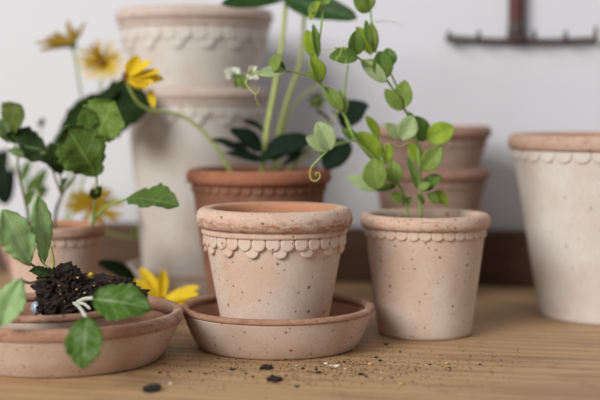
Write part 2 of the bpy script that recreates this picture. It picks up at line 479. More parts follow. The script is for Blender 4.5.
# whitewashed pot at the right
c_r = ground(612, 315)
r_root = thing('large_flowerpot', 'large whitewashed pot with reddish rim cut off by the right edge', 'flowerpot', (c_r.x, c_r.y, 0))
hr = at(600, 134, c_r.y).z
_, ra_ = pot_body(0.103, 0.0735, hr, 0.010, 0.016, [M['pale'], M['clay_in']], r_root)
rim_part(0.103, hr, 0.016, 0.005, 0.010, M['pale_rim'], M['clay_in'], r_root)
scallops(single_row(34, hr - 0.0190, ra_, 0.5, 0.8), ra_, 0.0016, M['pale'], r_root)

# two nested pots behind the peas
c_s = Vector((at(430, 200, 1.40).x, 1.40, 0))
s1 = thing('nested_flowerpot', 'rosy clay pot behind the pea plant, lower of the nested pair', 'flowerpot', c_s)
h1 = at(430, 167, 1.40).z
_, ra_ = pot_body(0.0615, 0.037, h1, 0.006, 0.013, [M['rose'], M['clay_in']], s1)
rim_part(0.0615, h1, 0.013, 0.0055, 0.006, M['rose_rim'], M['clay_in'], s1)
scallops(single_row(30, h1 - 0.0165, ra_, 0.5, 1.0), ra_, 0.0014, M['rose'], s1)
h2t = at(430, 126, 1.40).z; h2 = 0.118
s2 = thing('nested_flowerpot', 'rosy clay pot behind the pea plant, upper of the nested pair', 'flowerpot', c_s + Vector((0.002, 0, h2t - h2)))
_, ra_ = pot_body(0.0605, 0.036, h2, 0.006, 0.013, [M['rose'], M['clay_in']], s2)
rim_part(0.0605, h2, 0.013, 0.0055, 0.006, M['rose_rim'], M['clay_in'], s2)
scallops(single_row(30, h2 - 0.0165, ra_, 0.5, 1.0), ra_, 0.0014, M['rose'], s2)

# tall stack at the rear left on its own saucer
YL = 1.432
c_l = Vector((at(196, 200, YL).x, YL, 0))
l0 = thing('plant_saucer', 'pale blurred saucer beneath the tall stack of whitewashed pots', 'saucer', c_l)
saucer(l0, 0.0815, 0.066, 0.032, [M['pale'], M['pale']], M['wash_rim'])
l1 = thing('tall_flowerpot', 'tall whitewashed pot at the bottom of the rear left stack', 'flowerpot', c_l + Vector((0, 0, 0.0072)))
hl = at(196, 88, YL).z - 0.0072
_, ra_ = pot_body(0.0775, 0.0595, hl, 0.005, 0.020, [M['pale'], M['clay_in']], l1)
rim_part(0.0775, hl, 0.020, 0.005, 0.005, M['wash_rim'], M['clay_in'], l1, 0.005)
scallops(double_row(15, hl - 0.025, ra_, 0.1), ra_, 0.0022, M['pale'], l1)
hu = 0.155
l2 = thing('tall_flowerpot', 'wide whitewashed pot on top of the rear left stack', 'flowerpot', c_l + Vector((0, 0, at(196, 10, YL).z - hu)))
_, ra_ = pot_body(0.0835, 0.0560, hu, 0.008, 0.022, [M['pale'], M['clay_in']], l2)
rim_part(0.0835, hu, 0.022, 0.006, 0.008, M['wash_rim'], M['clay_in'], l2, 0.006)
scallops(double_row(15, hu - 0.029, ra_, 0.25), ra_, 0.0022, M['pale'], l2)

# ------------------------------------------------------------------ plant builders
rnd = random.Random(7)
def outline(kind, v):
    if kind == 'pea':
        return math.sin(math.pi * min(1, v) ** 0.92) ** 0.62
    if kind == 'round':
        return math.sin(math.pi * v ** 0.8) ** 0.55
    if kind == 'petal':
        return (math.sin(math.pi * (0.12 + 0.88 * v) ** 1.25)) ** 0.6
    if kind == 'long':
        return math.sin(math.pi * v ** 0.85) ** 0.85
    # toothed seedling leaf, broad past the middle
    w = math.sin(math.pi * v ** (1.18 if kind == 'tooth' else 0.95)) ** 0.7
    saw = 1 - abs(((v * 6.5) % 1.0) * 2 - 1.25) / 1.25
    return max(0.0, w * (0.88 + 0.16 * saw)) if 0.06 < v < 0.985 else w
def leaf(base, tip, w, mat, parent, root, kind='pea', n=(0, -0.75, 0.55), bend=0.10, fold=0.18, ripple=0.0, name='leaf', petiole=None, pr=0.0006):
    B = P(base); T = P(tip)
    y = T - B; L = y.length; y.normalize()
    nn = Vector(n) + Vector((rnd.uniform(-.15, .15), rnd.uniform(-.1, .1), rnd.uniform(-.15, .15)))
    x = y.cross(nn); x.normalize(); z = x.cross(y)
    W = w / F * (base[2] + tip[2]) / 2 * 0.5
    toothed = kind in ('tooth', 'tooth_oval')
    nv = 42 if toothed else 18; nu = 5
    vs_ = []; fs = []; us = []
    s0 = rnd.uniform(0, 50)
    for i in range(nv + 1):
        v = i / nv; hw = W * max(outline(kind, v), 0.02)
        for j in range(-nu, nu + 1):
            u = j / nu
            zz = fold * abs(u) * hw + bend * L * math.sin(math.pi * v) * -1 * (1 if bend >= 0 else 1)
            zz += ripple * W * noise.noise(Vector((u * 1.5 + s0, v * 3.5, s0))) * (0.3 + abs(u))
            vs_.append(B + y * (L * v) + x * (u * hw) + z * (-zz if False else zz + bend * L * math.sin(math.pi * v) * 2))
            us.append((u * 0.5 + 0.5, v))
    K = 2 * nu + 1
    for i in range(nv):
        for j in range(K - 1):
            fs.append((i * K + j, i * K + j + 1, (i + 1) * K + j + 1, (i + 1) * K + j))
    m = MB(); m.add(vs_, fs, us)
    if petiole:
        pass
    o = m.build(name, mat, parent, origin=root)
    sd = o.modifiers.new('thickness', 'SOLIDIFY'); sd.thickness = 0.00035; sd.offset = 0
    return o
def stem(pts, r0, r1, mat, parent, root, name='stem', seg=8):
    m = MB(); m.tube([P(p) if not isinstance(p, Vector) else p for p in pts], r0, r1, seg, 6)
    return m.build(name, mat, parent, origin=root)
def soil_disc(parent, r, z, name='soil'):
    m = MB(); vs_ = [(0, 0, z + 0.002)]; fs = []
    nr, ns = 8, 40
    for i in range(1, nr + 1):
        for k in range(ns):
            w = 2 * math.pi * k / ns; q = r * i / nr
            vs_.append((q * math.cos(w), q * math.sin(w), z + 0.004 * noise.noise(Vector((q * 120 * math.cos(w), q * 120 * math.sin(w), z * 40))) * (1 if i < nr else 0)))
    for k in range(ns): fs.append((0, 1 + k, 1 + (k + 1) % ns))
    for i in range(nr - 1):
        for k in range(ns):
            k2 = (k + 1) % ns
            fs.append((1 + i * ns + k, 1 + (i + 1) * ns + k, 1 + (i + 1) * ns + k2, 1 + i * ns + k2))
    m.add(vs_, fs); return m.build(name, M['soil'], parent)
def pot_part(parent, rt, rb, h, wall, rim_h, over, mats, mrim, nsc, ring=0.0, asp=1.0, k=0.5, th=0.0013, kind='single'):
    pb, ra = pot_body(rt, rb, h, wall, rim_h, mats, parent); pb.name = 'pot'
    r = rim_part(rt, h, rim_h, over, wall, mrim, mats[1], pb, ring)
    zc = h - rim_h - 0.0035
    scallops(single_row(nsc, zc, ra, k, asp), ra, th, mats[0], pb)
    return pb
def flower(center, tips, wpx, mat, parent, root, eye=True, facing=(0, -0.8, 0.4), eye_r=0.006, name='flower'):
    C = P(center)
    e = MB()
    fz = Vector(facing).normalized(); q = Vector((0, 0, 1)).rotation_difference(fz).to_matrix()
    for i in range(6):
        pass
    prof = [(0.0006, eye_r * .55)] + [(eye_r * math.sin(t), eye_r * (.1 + .45 * math.cos(t))) for t in (0.3, 0.6, 0.9, 1.2, 1.57)] + [(eye_r * .8, -eye_r * .3), (eye_r * .3, -eye_r * .75)]
    e.lathe(prof, 20, False)
    e.v = [C + q @ v for v in e.v]
    f = e.build(name, M['eye'] if eye else M['bud'], parent, origin=root)
    for t in tips:
        d = Vector(t[:2]) - Vector(center[:2]); dl = max(d.length, 1)
        s = min(0.3, 3.0 / dl)
        b = (center[0] + d.x * s, center[1] + d.y * s, center[2] + (t[2] - center[2]) * s)
        leaf(b, t, wpx * rnd.uniform(.85, 1.15), mat, f, root, 'petal', n=facing, bend=rnd.uniform(-.03, .06), fold=0.35, name='petal')
    return f

# ------------------------------------------------------------------ pea plant in its pot
YP = ground(425, 333).y
c_p = Vector((at(425, 250, YP).x, YP, 0))
pea = thing('potted_pea_plant', 'leafy pea plant with curling tendrils in a cream scalloped pot', 'potted plant', c_p)
hpp = at(425, 213, YP).z
pot_part(pea, 0.0562, 0.0438, hpp, 0.006, 0.013, 0.0050, [M['clay'], M['saucer']], M['clay_rim'], 32, 0.0, 0.8, 0.52, 0.0017)
soil_disc(pea, 0.0500, hpp - 0.010)
Y = YP
stem([(421, 217, Y), (420, 185, Y), (418, 150, Y), (411, 122, Y), (403, 107, Y - .01), (385, 78, Y - .02), (360, 59, Y - .03), (346, 50, Y - .035), (335, 48, Y - .04)], .0017, .0007, M['stem'], pea, c_p)
stem([(403, 107, Y - .01), (394, 80, Y), (383, 62, Y), (375, 48, Y), (372, 25, Y), (370, 5, Y), (369, -12, Y)], .0009, .0008, M['stem'], pea, c_p)
stem([(408, 217, Y), (403, 192, Y), (396, 182, Y), (384, 168, Y - .005), (368, 152, Y - .01), (354, 138, Y - .015), (345, 115, Y - .015), (345, 90, Y - .015), (348, 65, Y - .01)], .0014, .0009, M['stem'], pea, c_p)
stem([(354, 138, Y - .015), (347, 120, Y - .015), (336, 104, Y - .02), (323, 88, Y - .025), (316, 62, Y - .025), (320, 35, Y - .02), (323, 12, Y - .02), (326, -8, Y - .02)], .0013, .0009, M['stem'], pea, c_p)
stem([(323, 86, Y - .025), (312, 77, Y - .03), (298, 73, Y - .035), (283, 71, Y - .04), (262, 71, Y - .045)], .0011, .0007, M['stem'], pea, c_p)
stem([(357, 139, Y - .015), (344, 143, Y - .02), (331, 148, Y - .03), (320, 158, Y - .035)], .0011, .0008, M['stem'], pea, c_p)
stem([(396, 183, Y), (380, 186, Y - .01), (377, 189, Y - .015)], .001, .0008, M['stem'], pea, c_p)
PL = [  # base, tip, width, tone, depth offset
 ((403,108),(405,80),17,'pea',-.012), ((402,110),(385,89),12,'pea',-.012), ((385,79),(380,51),18,'pea_dark',-.022),
 ((386,82),(361,60),13,'pea_pale',-.024), ((389,67),(388,48),15,'pea_dark',-.008), ((379,72),(366,60),11,'pea_bright',-.012),
 ((357,55),(355,31),15,'pea_dark',-.030), ((358,58),(329,57),15,'pea_dark',-.036), ((371,55),(356,27),14,'pea_bright',-.002),
 ((371,46),(366,20),7,'pea_dark',-.006), ((374,53),(371,22),9,'pea',-.010), ((369,12),(354,-4),13,'pea',.0), ((370,10),(367,-13),11,'pea',-.006),
 ((402,140),(413,116),18,'pea_pale',-.012), ((400,138),(386,123),11,'pea_pale',.008), ((424,141),(413,116),19,'pea_dark',.004),
 ((427,140),(454,127),20,'pea_bright',.0), ((421,164),(409,143),13,'pea_bright',.004), ((423,171),(442,146),17,'pea',-.006),
 ((417,188),(407,157),7,'pea_dark',-.012), ((424,190),(442,176),14,'pea_dark',.004), ((434,191),(448,205),10,'pea_bright',.008),
 ((427,194),(438,204),9,'pea',-.004), ((420,190),(430,183),8,'pea',-.012), ((424,204),(416,194),6,'pea',-.01),
 ((378,189),(374,158),22,'pea',-.022), ((378,190),(347,177),12,'pea_pale',-.016), ((396,184),(392,161),15,'pea',-.008),
 ((396,186),(373,190),7,'pea_dark',.0), ((402,201),(391,194),10,'pea',-.006), ((404,206),(411,197),7,'pea',.004),
 ((379,161),(357,132),19,'pea_bright',.0), ((379,137),(366,116),10,'pea_bright',.008), ((386,164),(388,143),11,'pea_bright',.004),
 ((321,82),(310,57),16,'pea_bright',-.028), ((317,58),(307,30),14,'pea_bright',-.022), ((318,57),(313,24),7,'pea_dark',-.028),
 ((342,110),(325,87),12,'pea',-.022), ((345,113),(340,88),9,'pea_pale',-.014), ((305,73),(322,80),7,'pea',-.034),
 ((271,72),(281,54),12,'pea',-.046), ((286,71),(257,74),10,'pea_pale',-.044), ((285,72),(270,58),9,'pea_dark',-.04),
 ((331,150),(317,122),18,'pea_pale',-.034), ((330,150),(306,137),13,'pea_pale',-.028), ((357,141),(342,129),10,'pea_dark',-.014),
 ((324,2),(308,12),9,'pea',-.02), ((325,4),(332,-8),8,'pea',-.022), ((310,20),(320,2),8,'pea_bright',-.018),
 ((413,122),(408,112),6,'pea_dark',-.008), ((372,172),(384,160),9,'pea_bright',-.004),
]
for b, t, w, tone, dy in PL:
    yb = Y + dy
    leaf((b[0], b[1], yb), (t[0], t[1], yb + rnd.uniform(-.008, .004)), w * 1.15, M[tone], pea, c_p, 'pea', n=(rnd.uniform(-.35, .35), -0.8, rnd.uniform(.25, .6)), bend=rnd.uniform(.02, .09), fold=rnd.uniform(.15, .45), ripple=0.12)
def tendril(pts, r=.0005): stem(pts, r, r * .6, M['tendril'], pea, c_p, 'tendril', 6)
yt = Y - .035
tendril([(320, 158, yt), (313, 165, yt), (310, 172, yt), (311, 179, yt), (316, 181, yt), (320, 177, yt), (319, 173, yt), (316, 173, yt), (316, 176, yt)], .0007)
tendril([(335, 48, yt), (328, 50, yt), (323, 50, yt), (321, 53, yt), (323, 56, yt)], .0004)
tendril([(346, 50, yt - .01), (343, 46, yt - .01), (340, 54, yt - .012), (336, 60, yt - .012), (339, 65, yt - .012), (345, 64, yt - .012), (346, 59, yt - .012)], .0004)
tendril([(262, 71, Y - .045), (252, 74, Y - .045), (246, 82, Y - .048), (250, 89, Y - .048), (255, 94, Y - .05), (256, 99, Y - .048), (259, 106, Y - .046)], .0006)
tendril([(255, 94, Y - .05), (258, 92, Y - .05), (259, 87, Y - .05)], .0005)
tendril([(413, 140, Y - .02), (404, 145, Y - .03), (397, 146, Y - .035), (390, 143, Y - .04), (385, 146, Y - .04), (386, 151, Y - .04)], .0004)
tendril([(374, 22, Y), (385, 21, Y + .02), (397, 23, Y + .03), (404, 27, Y + .03)], .0003)
stem([(262, 71, Y - .045), (254, 72, Y - .01), (243, 74, Y + .02), (234, 74, Y + .04)], .0006, .0005, M['stem'], pea, c_p)
flower((252, 74, Y + .0), [(250, 66, Y - .005), (257, 67, Y - .01), (258, 79, Y - .01), (248, 79, Y - .005), (260, 74, Y - .01)], 7, M['petal_white'], pea, c_p, eye=False, eye_r=.003)
flower((235, 75, Y + .045), [(224, 71, Y + .04), (231, 68, Y + .045), (240, 69, Y + .04), (226, 77, Y + .045)], 8, M['petal_white'], pea, c_p, eye=False, eye_r=.003)
leaf((238, 75, Y + .03), (246, 89, Y + .03), 10, M['pea'], pea, c_p)
leaf((240, 74, Y + .03), (236, 88, Y + .03), 8, M['pea_dark'], pea, c_p)

# ------------------------------------------------------------------ daisy plant in the brown pot
YB = 1.285
c_b = Vector((at(259, 200, YB).x, YB, 0))
br = thing('potted_daisy_plant', 'dark-leaved yellow daisy plant in brown terracotta pot behind the middle pot', 'potted plant', c_b)
hb = at(259, 168.5, YB).z
pot_part(br, 0.0688, 0.050, hb, 0.0065, 0.015, 0.0060, [M['brown'], M['brown']], M['brown_rim'], 38, 0.0, 0.9, 0.46, 0.0016)
soil_disc(br, 0.062, hb - 0.010)
y0 = YB
stem([(262, 174, y0), (267, 130, y0 + .01), (274, 92, y0 + .015), (281, 50, y0 + .02), (287, -6, y0 + .02)], .0030, .0022, M['stem_pale'], br, c_b)
stem([(273, 174, y0 + .01), (279, 132, y0 + .025), (289, 95, y0 + .035), (300, 62, y0 + .04), (304, 20, y0 + .04), (304, -6, y0 + .04)], .0030, .0016, M['stem_pale'], br, c_b)
stem([(281, 172, y0 + .02), (284, 130, y0 + .03), (300, 98, y0 + .05), (322, 84, y0 + .05)], .0016, .0008, M['stem_pale'], br, c_b)
stem([(232, 174, y0), (224, 160, y0 + .0), (211, 140, y0 + .0), (192, 122, y0 - .005), (172, 113, y0 - .01), (150, 110, y0 - .02), (136, 100, y0 - .03), (126, 80, y0 - .04)], .0020, .0014, M['stem_pale'], br, c_b)
stem([(285, 174, y0 - .01), (305, 152, y0 - .01), (330, 128, y0 - .01), (337, 112, y0 - .01)], .0013, .0009, M['stem_pale'], br, c_b)
stem([(285, 174, y0 - .01), (300, 162, y0 - .02), (325, 148, y0 - .02), (346, 142, y0 - .01)], .0013, .0009, M['stem_pale'], br, c_b)
stem([(330, 128, y0 - .01), (322, 112, y0 - .01), (317, 104, y0 - .01)], .001, .0009, M['stem_pale'], br, c_b)
DL = [((263,150),(230,130),21,'dark',-.01), ((266,153),(311,141),30,'dark',-.02), ((246,152),(211,140),12,'dark',.0), ((264,161),(225,153),11,'dark',-.01),
      ((258,160),(286,150),16,'dark',-.025), ((264,131),(243,120),9,'dark',.01), ((270,160),(300,152),12,'dark',.0), ((250,156),(236,142),14,'dark',.004),
      ((341,124),(369,106),30,'dark',.0), ((347,141),(325,169),27,'dark',-.01), ((333,125),(316,111),12,'dark',-.006), ((344,130),(332,110),14,'dark',.01),
      ((282,166),(310,150),12,'dark',.012)]
for b, t, w, tone, dy in DL:
    leaf((b[0], b[1], YB + dy), (t[0], t[1], YB + dy - .012), w * 1.1, M[tone], br, c_b, 'round', n=(rnd.uniform(-.2, .2), -.6, .75), bend=.05, fold=.15, ripple=.2)
leaf((284, -3, YB + .02), (357, 18, YB - .02), 27, M['top'], br, c_b, 'round', n=(.1, -.95, .25), bend=-.03, fold=.2, ripple=.25)
leaf((289, -6, YB + .02), (221, 4, YB - .005), 18, M['top'], br, c_b, 'round', n=(0, -.95, .25), bend=-.02, fold=.2, ripple=.2)
# bud and flower on their stems
mb = MB(); Cb = at(317, 101, YB - .012)
mb.lathe([(.0006, .006), (.0045, .004), (.006, 0), (.0045, -.004), (.001, -.006)], 14, False); mb.v = [Cb + v for v in mb.v]
bud = mb.build('bud', M['bud'], br, origin=c_b)
for i in range(8):
    a = i * math.pi / 4
    leaf((317 + 3 * math.cos(a), 101 + 3 * math.sin(a), YB - .014), (317 + 10 * math.cos(a), 101 + 9 * math.sin(a), YB - .018), 4, M['bud'], bud, c_b, 'petal', name='sepal')
yc = YB - .04
flower((127, 77, yc), [(139, 56, yc - .01), (152, 62, yc - .02), (164, 80, yc - .01), (160, 72, yc - .02), (148, 88, yc - .02), (134, 62, yc), (154, 84, yc - .02), (142, 90, yc - .01)], 13, M['petal'], br, c_b, eye_r=.006, facing=(.4, -.7, .4))
leaf((150, 90, yc), (154, 108, yc - .01), 8, M['petal'], br, c_b, 'petal', name='petal')

# ------------------------------------------------------------------ seedlings in the small pot at the left
YA = 1.25
c_a = Vector((at(54, 200, YA).x, YA, 0))
sd = thing('potted_seedling', 'toothed green seedlings in a small cream scalloped pot behind left saucer', 'potted plant', c_a)
ha = at(54, 224, YA).z
pot_part(sd, 0.0465, 0.0355, ha, 0.0055, 0.011, 0.0045, [M['saucer'], M['clay_in']], M['saucer_rim'], 28, 0.0, 1.0, 0.46, 0.0014)
soil_disc(sd, 0.040, ha - 0.007)
y1 = 1.235
stem([(55, 228, YA), (56, 210, YA), (62, 195, y1), (72, 180, y1 - .005), (81, 166, y1 - .01)], .0016, .0009, M['stem_dark'], sd, c_a)
stem([(62, 196, y1), (56, 180, y1), (50, 163, y1)], .0013, .0009, M['stem_dark'], sd, c_a)
stem([(62, 196, y1), (61, 182, y1), (60, 168, y1)], .0011, .0009, M['stem_dark'], sd, c_a)
stem([(30, 226, YA), (26, 205, y1), (19, 175, y1), (17, 152, y1), (12, 136, y1)], .0015, .0009, M['stem_dark'], sd, c_a)
stem([(92, 228, YA - .02), (95, 205, y1 - .03), (97, 190, y1 - .04), (96, 172, y1 - .045)], .0016, .0010, M['stem'], sd, c_a)
stem([(91, 229, YA - .02), (97, 216, y1 - .04), (110, 205, y1 - .06), (127, 199, y1 - .07)], .0013, .0012, M['stem'], sd, c_a)
stem([(96, 174, y1 - .045), (97, 158, y1 - .04), (95, 142, y1 - .03)], .0010, .0009, M['stem'], sd, c_a)
AL = [((6,136),(21,105),36,'seed_olive',0,(-.2,-.6,.5)), ((9,143),(-8,117),14,'seed_pale',-.01,(0,-.7,.5)), ((56,166),(4,136),37,'seed_dark',-.01,(-.1,-.5,.8)),
      ((62,174),(50,143),20,'seed_dark',.0,(.3,-.8,.2)), ((97,176),(66,126),44,'seed',-.055,(-.1,-.85,.45)), ((97,142),(114,101),47,'seed_light',-.04,(.0,-.8,.6)),
      ((93,142),(86,106),20,'seed',-.036,(-.2,-.8,.5)), ((127,199),(179,206),31,'seed',-.08,(0,-.6,.8)), ((97,198),(101,186),8,'seed_dark',-.03,(0,-.8,.4)),
      ((96,199),(92,188),7,'seed_dark',-.035,(0,-.8,.4)), ((46,152),(8,150),12,'seed_pale',-.014,(0,-.8,-.3)), ((100,174),(104,166),6,'seed',-.05,(0,-.8,.3)),
      ((26,204),(34,192),10,'seed',.0,(0,-.8,.4)), ((60,190),(67,178),6,'seed_dark',.0,(0,-.8,.4))]
for b, t, w, tone, dy, n in AL:
    leaf((b[0], b[1], y1 + dy), (t[0], t[1], y1 + dy - .015), w * 1.15, M[tone], sd, c_a, 'tooth_oval' if b[0] > 120 else 'tooth', n=n, bend=.05, fold=.22, ripple=.35)

# ------------------------------------------------------------------ yellow daisies behind the small pot
YD = 1.425
c_d = Vector((at(44, 200, YD).x, YD, 0))
dz = thing('potted_daisy_plant', 'yellow daisies with big dark leaf rising behind the small left pot', 'potted plant', c_d)
hd = 0.058
pot_part(dz, 0.045, 0.034, hd, 0.0055, 0.010, 0.004, [M['rose'], M['clay_in']], M['rose_rim'], 26)
soil_disc(dz, 0.0385, hd - 0.006)
y2 = YD
stem([(60, 238, y2), (72, 190, y2), (82, 120, y2 - .01), (78, 75, y2 - .02), (73, 48, y2 - .02)], .0016, .0012, M['stem'], dz, c_d)
stem([(62, 238, y2), (80, 190, y2), (92, 130, y2 - .02), (100, 90, y2 - .03), (103, 66, y2 - .04)], .0016, .0012, M['stem'], dz, c_d)
stem([(50, 238, y2), (60, 200, y2 - .01), (75, 160, y2 - .04), (90, 130, y2 - .06)], .0018, .0014, M['stem'], dz, c_d)
stem([(66, 238, y2), (80, 226, y2 - .02), (92, 212, y2 - .04)], .0016, .0013, M['stem'], dz, c_d)
stem([(40, 238, y2), (30, 205, y2), (22, 180, y2), (8, 160, y2)], .0014, .0009, M['stem'], dz, c_d)
stem([(44, 238, y2), (40, 205, y2), (36, 175, y2), (42, 126, y2)], .0012, .0007, M['stem'], dz, c_d)
stem([(70, 240, y2), (100, 232, y2 + .01), (120, 236, y2 + .01), (136, 238, y2 + .01)], .0012, .0009, M['stem'], dz, c_d)
leaf((50, 146, y2 - .05), (118, 90, y2 - .09), 30, M['dark_warm'], dz, c_d, 'tooth', n=(-.1, -.7, .6), bend=.05, fold=.15, ripple=.3)
leaf((90, 116, y2 - .08), (150, 106, y2 - .10), 66, M['dark_warm'], dz, c_d, 'tooth', n=(.1, -.75, .5), bend=.03, fold=.1, ripple=.25)
for b, t, w in (((6,205),(-2,150),20),((10,200),(14,165),9),((22,182),(30,160),9),((36,192),(46,168),10),((38,176),(28,196),10),((38,200),(47,186),9),((2,175),(6,148),10)):
    leaf((b[0], b[1], y2), (t[0], t[1], y2 + .01), w, M['dark'] if b[0] < 12 else M['seed'], dz, c_d, 'round', ripple=.2)
leaf((40, 127, y2), (44, 118, y2), 6, M['dark'], dz, c_d, 'round')
leaf((137, 239, y2 + .01), (138, 224, y2 + .01), 9, M['pea'], dz, c_d, 'round')
ya = y2 - .02
flower((73, 46, ya), [(35, 43, ya), (39, 51, ya - .02), (45, 38, ya + .01), (53, 32, ya + .02), (60, 35, ya + .02), (68, 20, ya + .01), (76, 27, ya), (86, 22, ya), (82, 34, ya - .01), (50, 45, ya - .02)], 6, M['petal_olive'], dz, c_d, eye=False, facing=(-.3, -.6, .7), eye_r=.005)
yb_ = y2 - .04
tb_ = []
for i in range(21):
    a = 2 * math.pi * i / 21 + .1; r = rnd.uniform(23, 30)
    tb_.append((102 + r * math.cos(a) * 1.0, 61 + r * .82 * math.sin(a), yb_ - .012 + .012 * math.sin(a)))
flower((102, 61, yb_), tb_, 3.6, M['petal'], dz, c_d, facing=(0, -.8, .5), eye_r=.0075)
yd = y2 - .04
flower((93, 207, yd), [(63, 203, yd), (66, 196, yd), (79, 188, yd), (88, 192, yd + .01), (104, 185, yd + .01), (114, 192, yd), (126, 204, yd - .01), (124, 216, yd - .02), (118, 221, yd - .02), (106, 231, yd - .02), (70, 214, yd - .01), (96, 184, yd + .01), (64, 209, yd), (72, 192, yd), (110, 188, yd), (120, 198, yd), (100, 224, yd - .02), (84, 222, yd - .02)], 6.0, M['petal_dull'], dz, c_d, facing=(0, -.75, .6), eye_r=.007)

# ------------------------------------------------------------------ left saucers, soil plug and seedling
c_2 = ground(63, 358)
s3 = thing('plant_saucer', 'wide cream saucer with reddish rim at the front left', 'saucer', (c_2.x, c_2.y, 0))
saucer(s3, 0.1015, 0.083, 0.0420, [M['saucer'], M['saucer_in']], M['saucer_rim'], 0.0065, 0.0095)
s4 = thing('plant_saucer', 'smaller pale saucer nested in the front left saucer under the soil', 'saucer', (c_2.x - 0.012, c_2.y - 0.004, 0.0072))
saucer(s4, 0.067, 0.054, 0.0405, [M['saucer'], M['saucer_in']], M['saucer_rim'], 0.006)

YS = c_2.y - 0.01
r_s = Vector((at(85, 300, YS).x, YS, 0.0142))
se = thing('seedling', 'uprooted seedling with soil clinging to its roots lying in left saucer', 'seedling', r_s)
def clump(ctr, rad, seed, nsub=4, rough=0.35):
    import bmesh
    bm = bmesh.new(); bmesh.ops.create_icosphere(bm, subdivisions=nsub, radius=1.0)
    vs_ = []
    for v in bm.verts:
        d = v.co.normalized()
        k = 1 + rough * noise.noise(d * 2.2 + Vector((seed, 0, 0))) + rough * .7 * noise.noise(d * 7 + Vector((0, seed, 0))) + rough * .3 * noise.noise(d * 17 + Vector((seed, seed, 0)))
        vs_.append(Vector((d.x * rad[0], d.y * rad[1], d.z * rad[2])) * k + Vector(ctr))
    fs = [[q.index for q in f.verts] for f in bm.faces]
    bm.free(); return vs_, fs
m = MB()
for ctr, rad, s in (((64, 291), (.022, .018, .020), 1.0), ((52, 304), (.014, .015, .010), 5.0), ((108, 294), (.028, .016, .014), 9.0), ((80, 300), (.022, .018, .013), 14.0), ((118, 300), (.020, .018, .010), 16.0)):
    vs_, fs = clump(at(ctr[0], ctr[1], YS), rad, s, 5); m.add(vs_, fs)
for i in range(900):
    q = rnd.choice([(64, 291, 26, 30), (108, 294, 30, 19), (80, 300, 30, 18)])
    a = rnd.uniform(0, 6.283); rr = rnd.uniform(.45, 1.02)
    p = at(q[0] + q[2] * .8 * math.cos(a) * rr, q[1] - abs(q[3] * .75 * math.sin(a)) * rr, YS + rnd.uniform(-.019, .004))
    s = rnd.uniform(.0006, .0020); vs_, fs = clump(p, (s, s, s), i, 1, .4); m.add(vs_, fs)
m.v = [Vector((v.x, v.y, max(v.z, 0.0146))) for v in m.v]
m.build('soil_plug', M['soil'], se, origin=r_s, smooth=False)
m = MB()
for i in range(10):
    p = at(rnd.uniform(48, 132), rnd.uniform(276, 304), YS - .019); s = rnd.uniform(.0004, .0010)
    vs_, fs = clump(p, (s * 1.4, s, s), i + 40, 1, .4); m.add(vs_, fs)
pg = m.build('perlite', M['ochre'], se, origin=r_s, smooth=False); pg['label'] = 'ochre bits caught in the soil'
m = MB(); vs_, fs = clump(at(37, 308, YS - .004), (.0052, .005, .0058), 3, 3, .25); m.add(vs_, fs)
pb = m.build('pebble', M['pebble'], se, origin=r_s); pb['label'] = 'shiny pale blue-grey pebble'
ys = YS
stem([(66, 278, ys), (55, 272, ys), (43, 263, ys), (38, 252, ys - .01)], .0012, .0008, M['stem'], se, r_s)
stem([(64, 280, ys), (48, 270, ys), (36, 267, ys - .01), (28, 262, ys - .02)], .0012, .0010, M['stem_dark'], se, r_s)
stem([(58, 284, ys), (44, 280, ys - .02), (30, 283, ys - .05), (22, 280, ys - .07)], .0012, .0010, M['stem_dark'], se, r_s)
stem([(76, 303, ys - .018), (84, 299, ys - .03), (97, 298, ys - .08)], .0015, .0016, M['stem_white'], se, r_s)
stem([(74, 303, ys - .018), (80, 308, ys - .06), (87, 319, ys - .11)], .0015, .0013, M['stem_white'], se, r_s)
stem([(78, 304, ys - .018), (84, 304, ys - .03), (90, 309, ys - .04)], .0015, .0012, M['stem_white'], se, r_s)
stem([(53, 270, ys), (53, 258, ys), (50, 246, ys)], .0017, .0012, M['tendril'], se, r_s)
stem([(90, 276, ys), (92, 273, ys)], .0020, .0017, M['petal'], se, r_s)
BL = [((30,266),(3,209),32,'seed_pale',-.03,(.3,-.8,.4)), ((44,262),(37,195),21,'seed_pale',-.012,(.5,-.75,.2)), ((22,278),(0,326),30,'seed_pale',-.09,(.2,-.8,.5)),
      ((58,277),(29,271),13,'seed_dark',-.004,(0,-.6,.7)), ((93,299),(151,309),41,'seed_front',-.085,(.0,-.75,.6)), ((87,317),(84,369),36,'seed_front',-.115,(0,-.9,.35)),
      ((64,276),(68,266),6,'seed_dark',0,(0,-.8,.4))]
for b, t, w, tone, dy, n in BL:
    leaf((b[0], b[1], ys + dy), (t[0], t[1], ys + dy - .012), w * 1.12, M[tone], se, r_s, 'tooth_oval' if tone == 'seed_front' else 'tooth', n=n, bend=.05, fold=.2, ripple=.3)

# cut daisy lying behind the left saucer
ye = 1.235
r_e = Vector((at(150, 300, ye).x, ye, 0))
cd = thing('cut_daisy', 'yellow daisy bloom with drooping leaf lying between the two front saucers', 'flower', r_e)
flower((162, 301, ye), [(140, 268, ye + .01), (134, 280, ye), (163, 269, ye), (200, 287, ye - .01), (199, 295, ye - .02), (188, 304, ye - .02), (150, 310, ye - .02)], 13, M['petal'], cd, r_e, facing=(.1, -.6, .7), eye_r=.007)
stem([at(162, 303, ye), Vector((r_e.x + .004, ye + .015, .008)), Vector((r_e.x - .012, ye + .04, .0025)), Vector((r_e.x - .06, ye + .06, .0025))], .0020, .0016, M['stem'], cd, r_e)
leaf((136, 285, ye + .05), (96, 262, ye + .05), 21, M['dark_warm'], cd, r_e, 'round', n=(.2, -.6, .7), bend=.12, fold=.2)

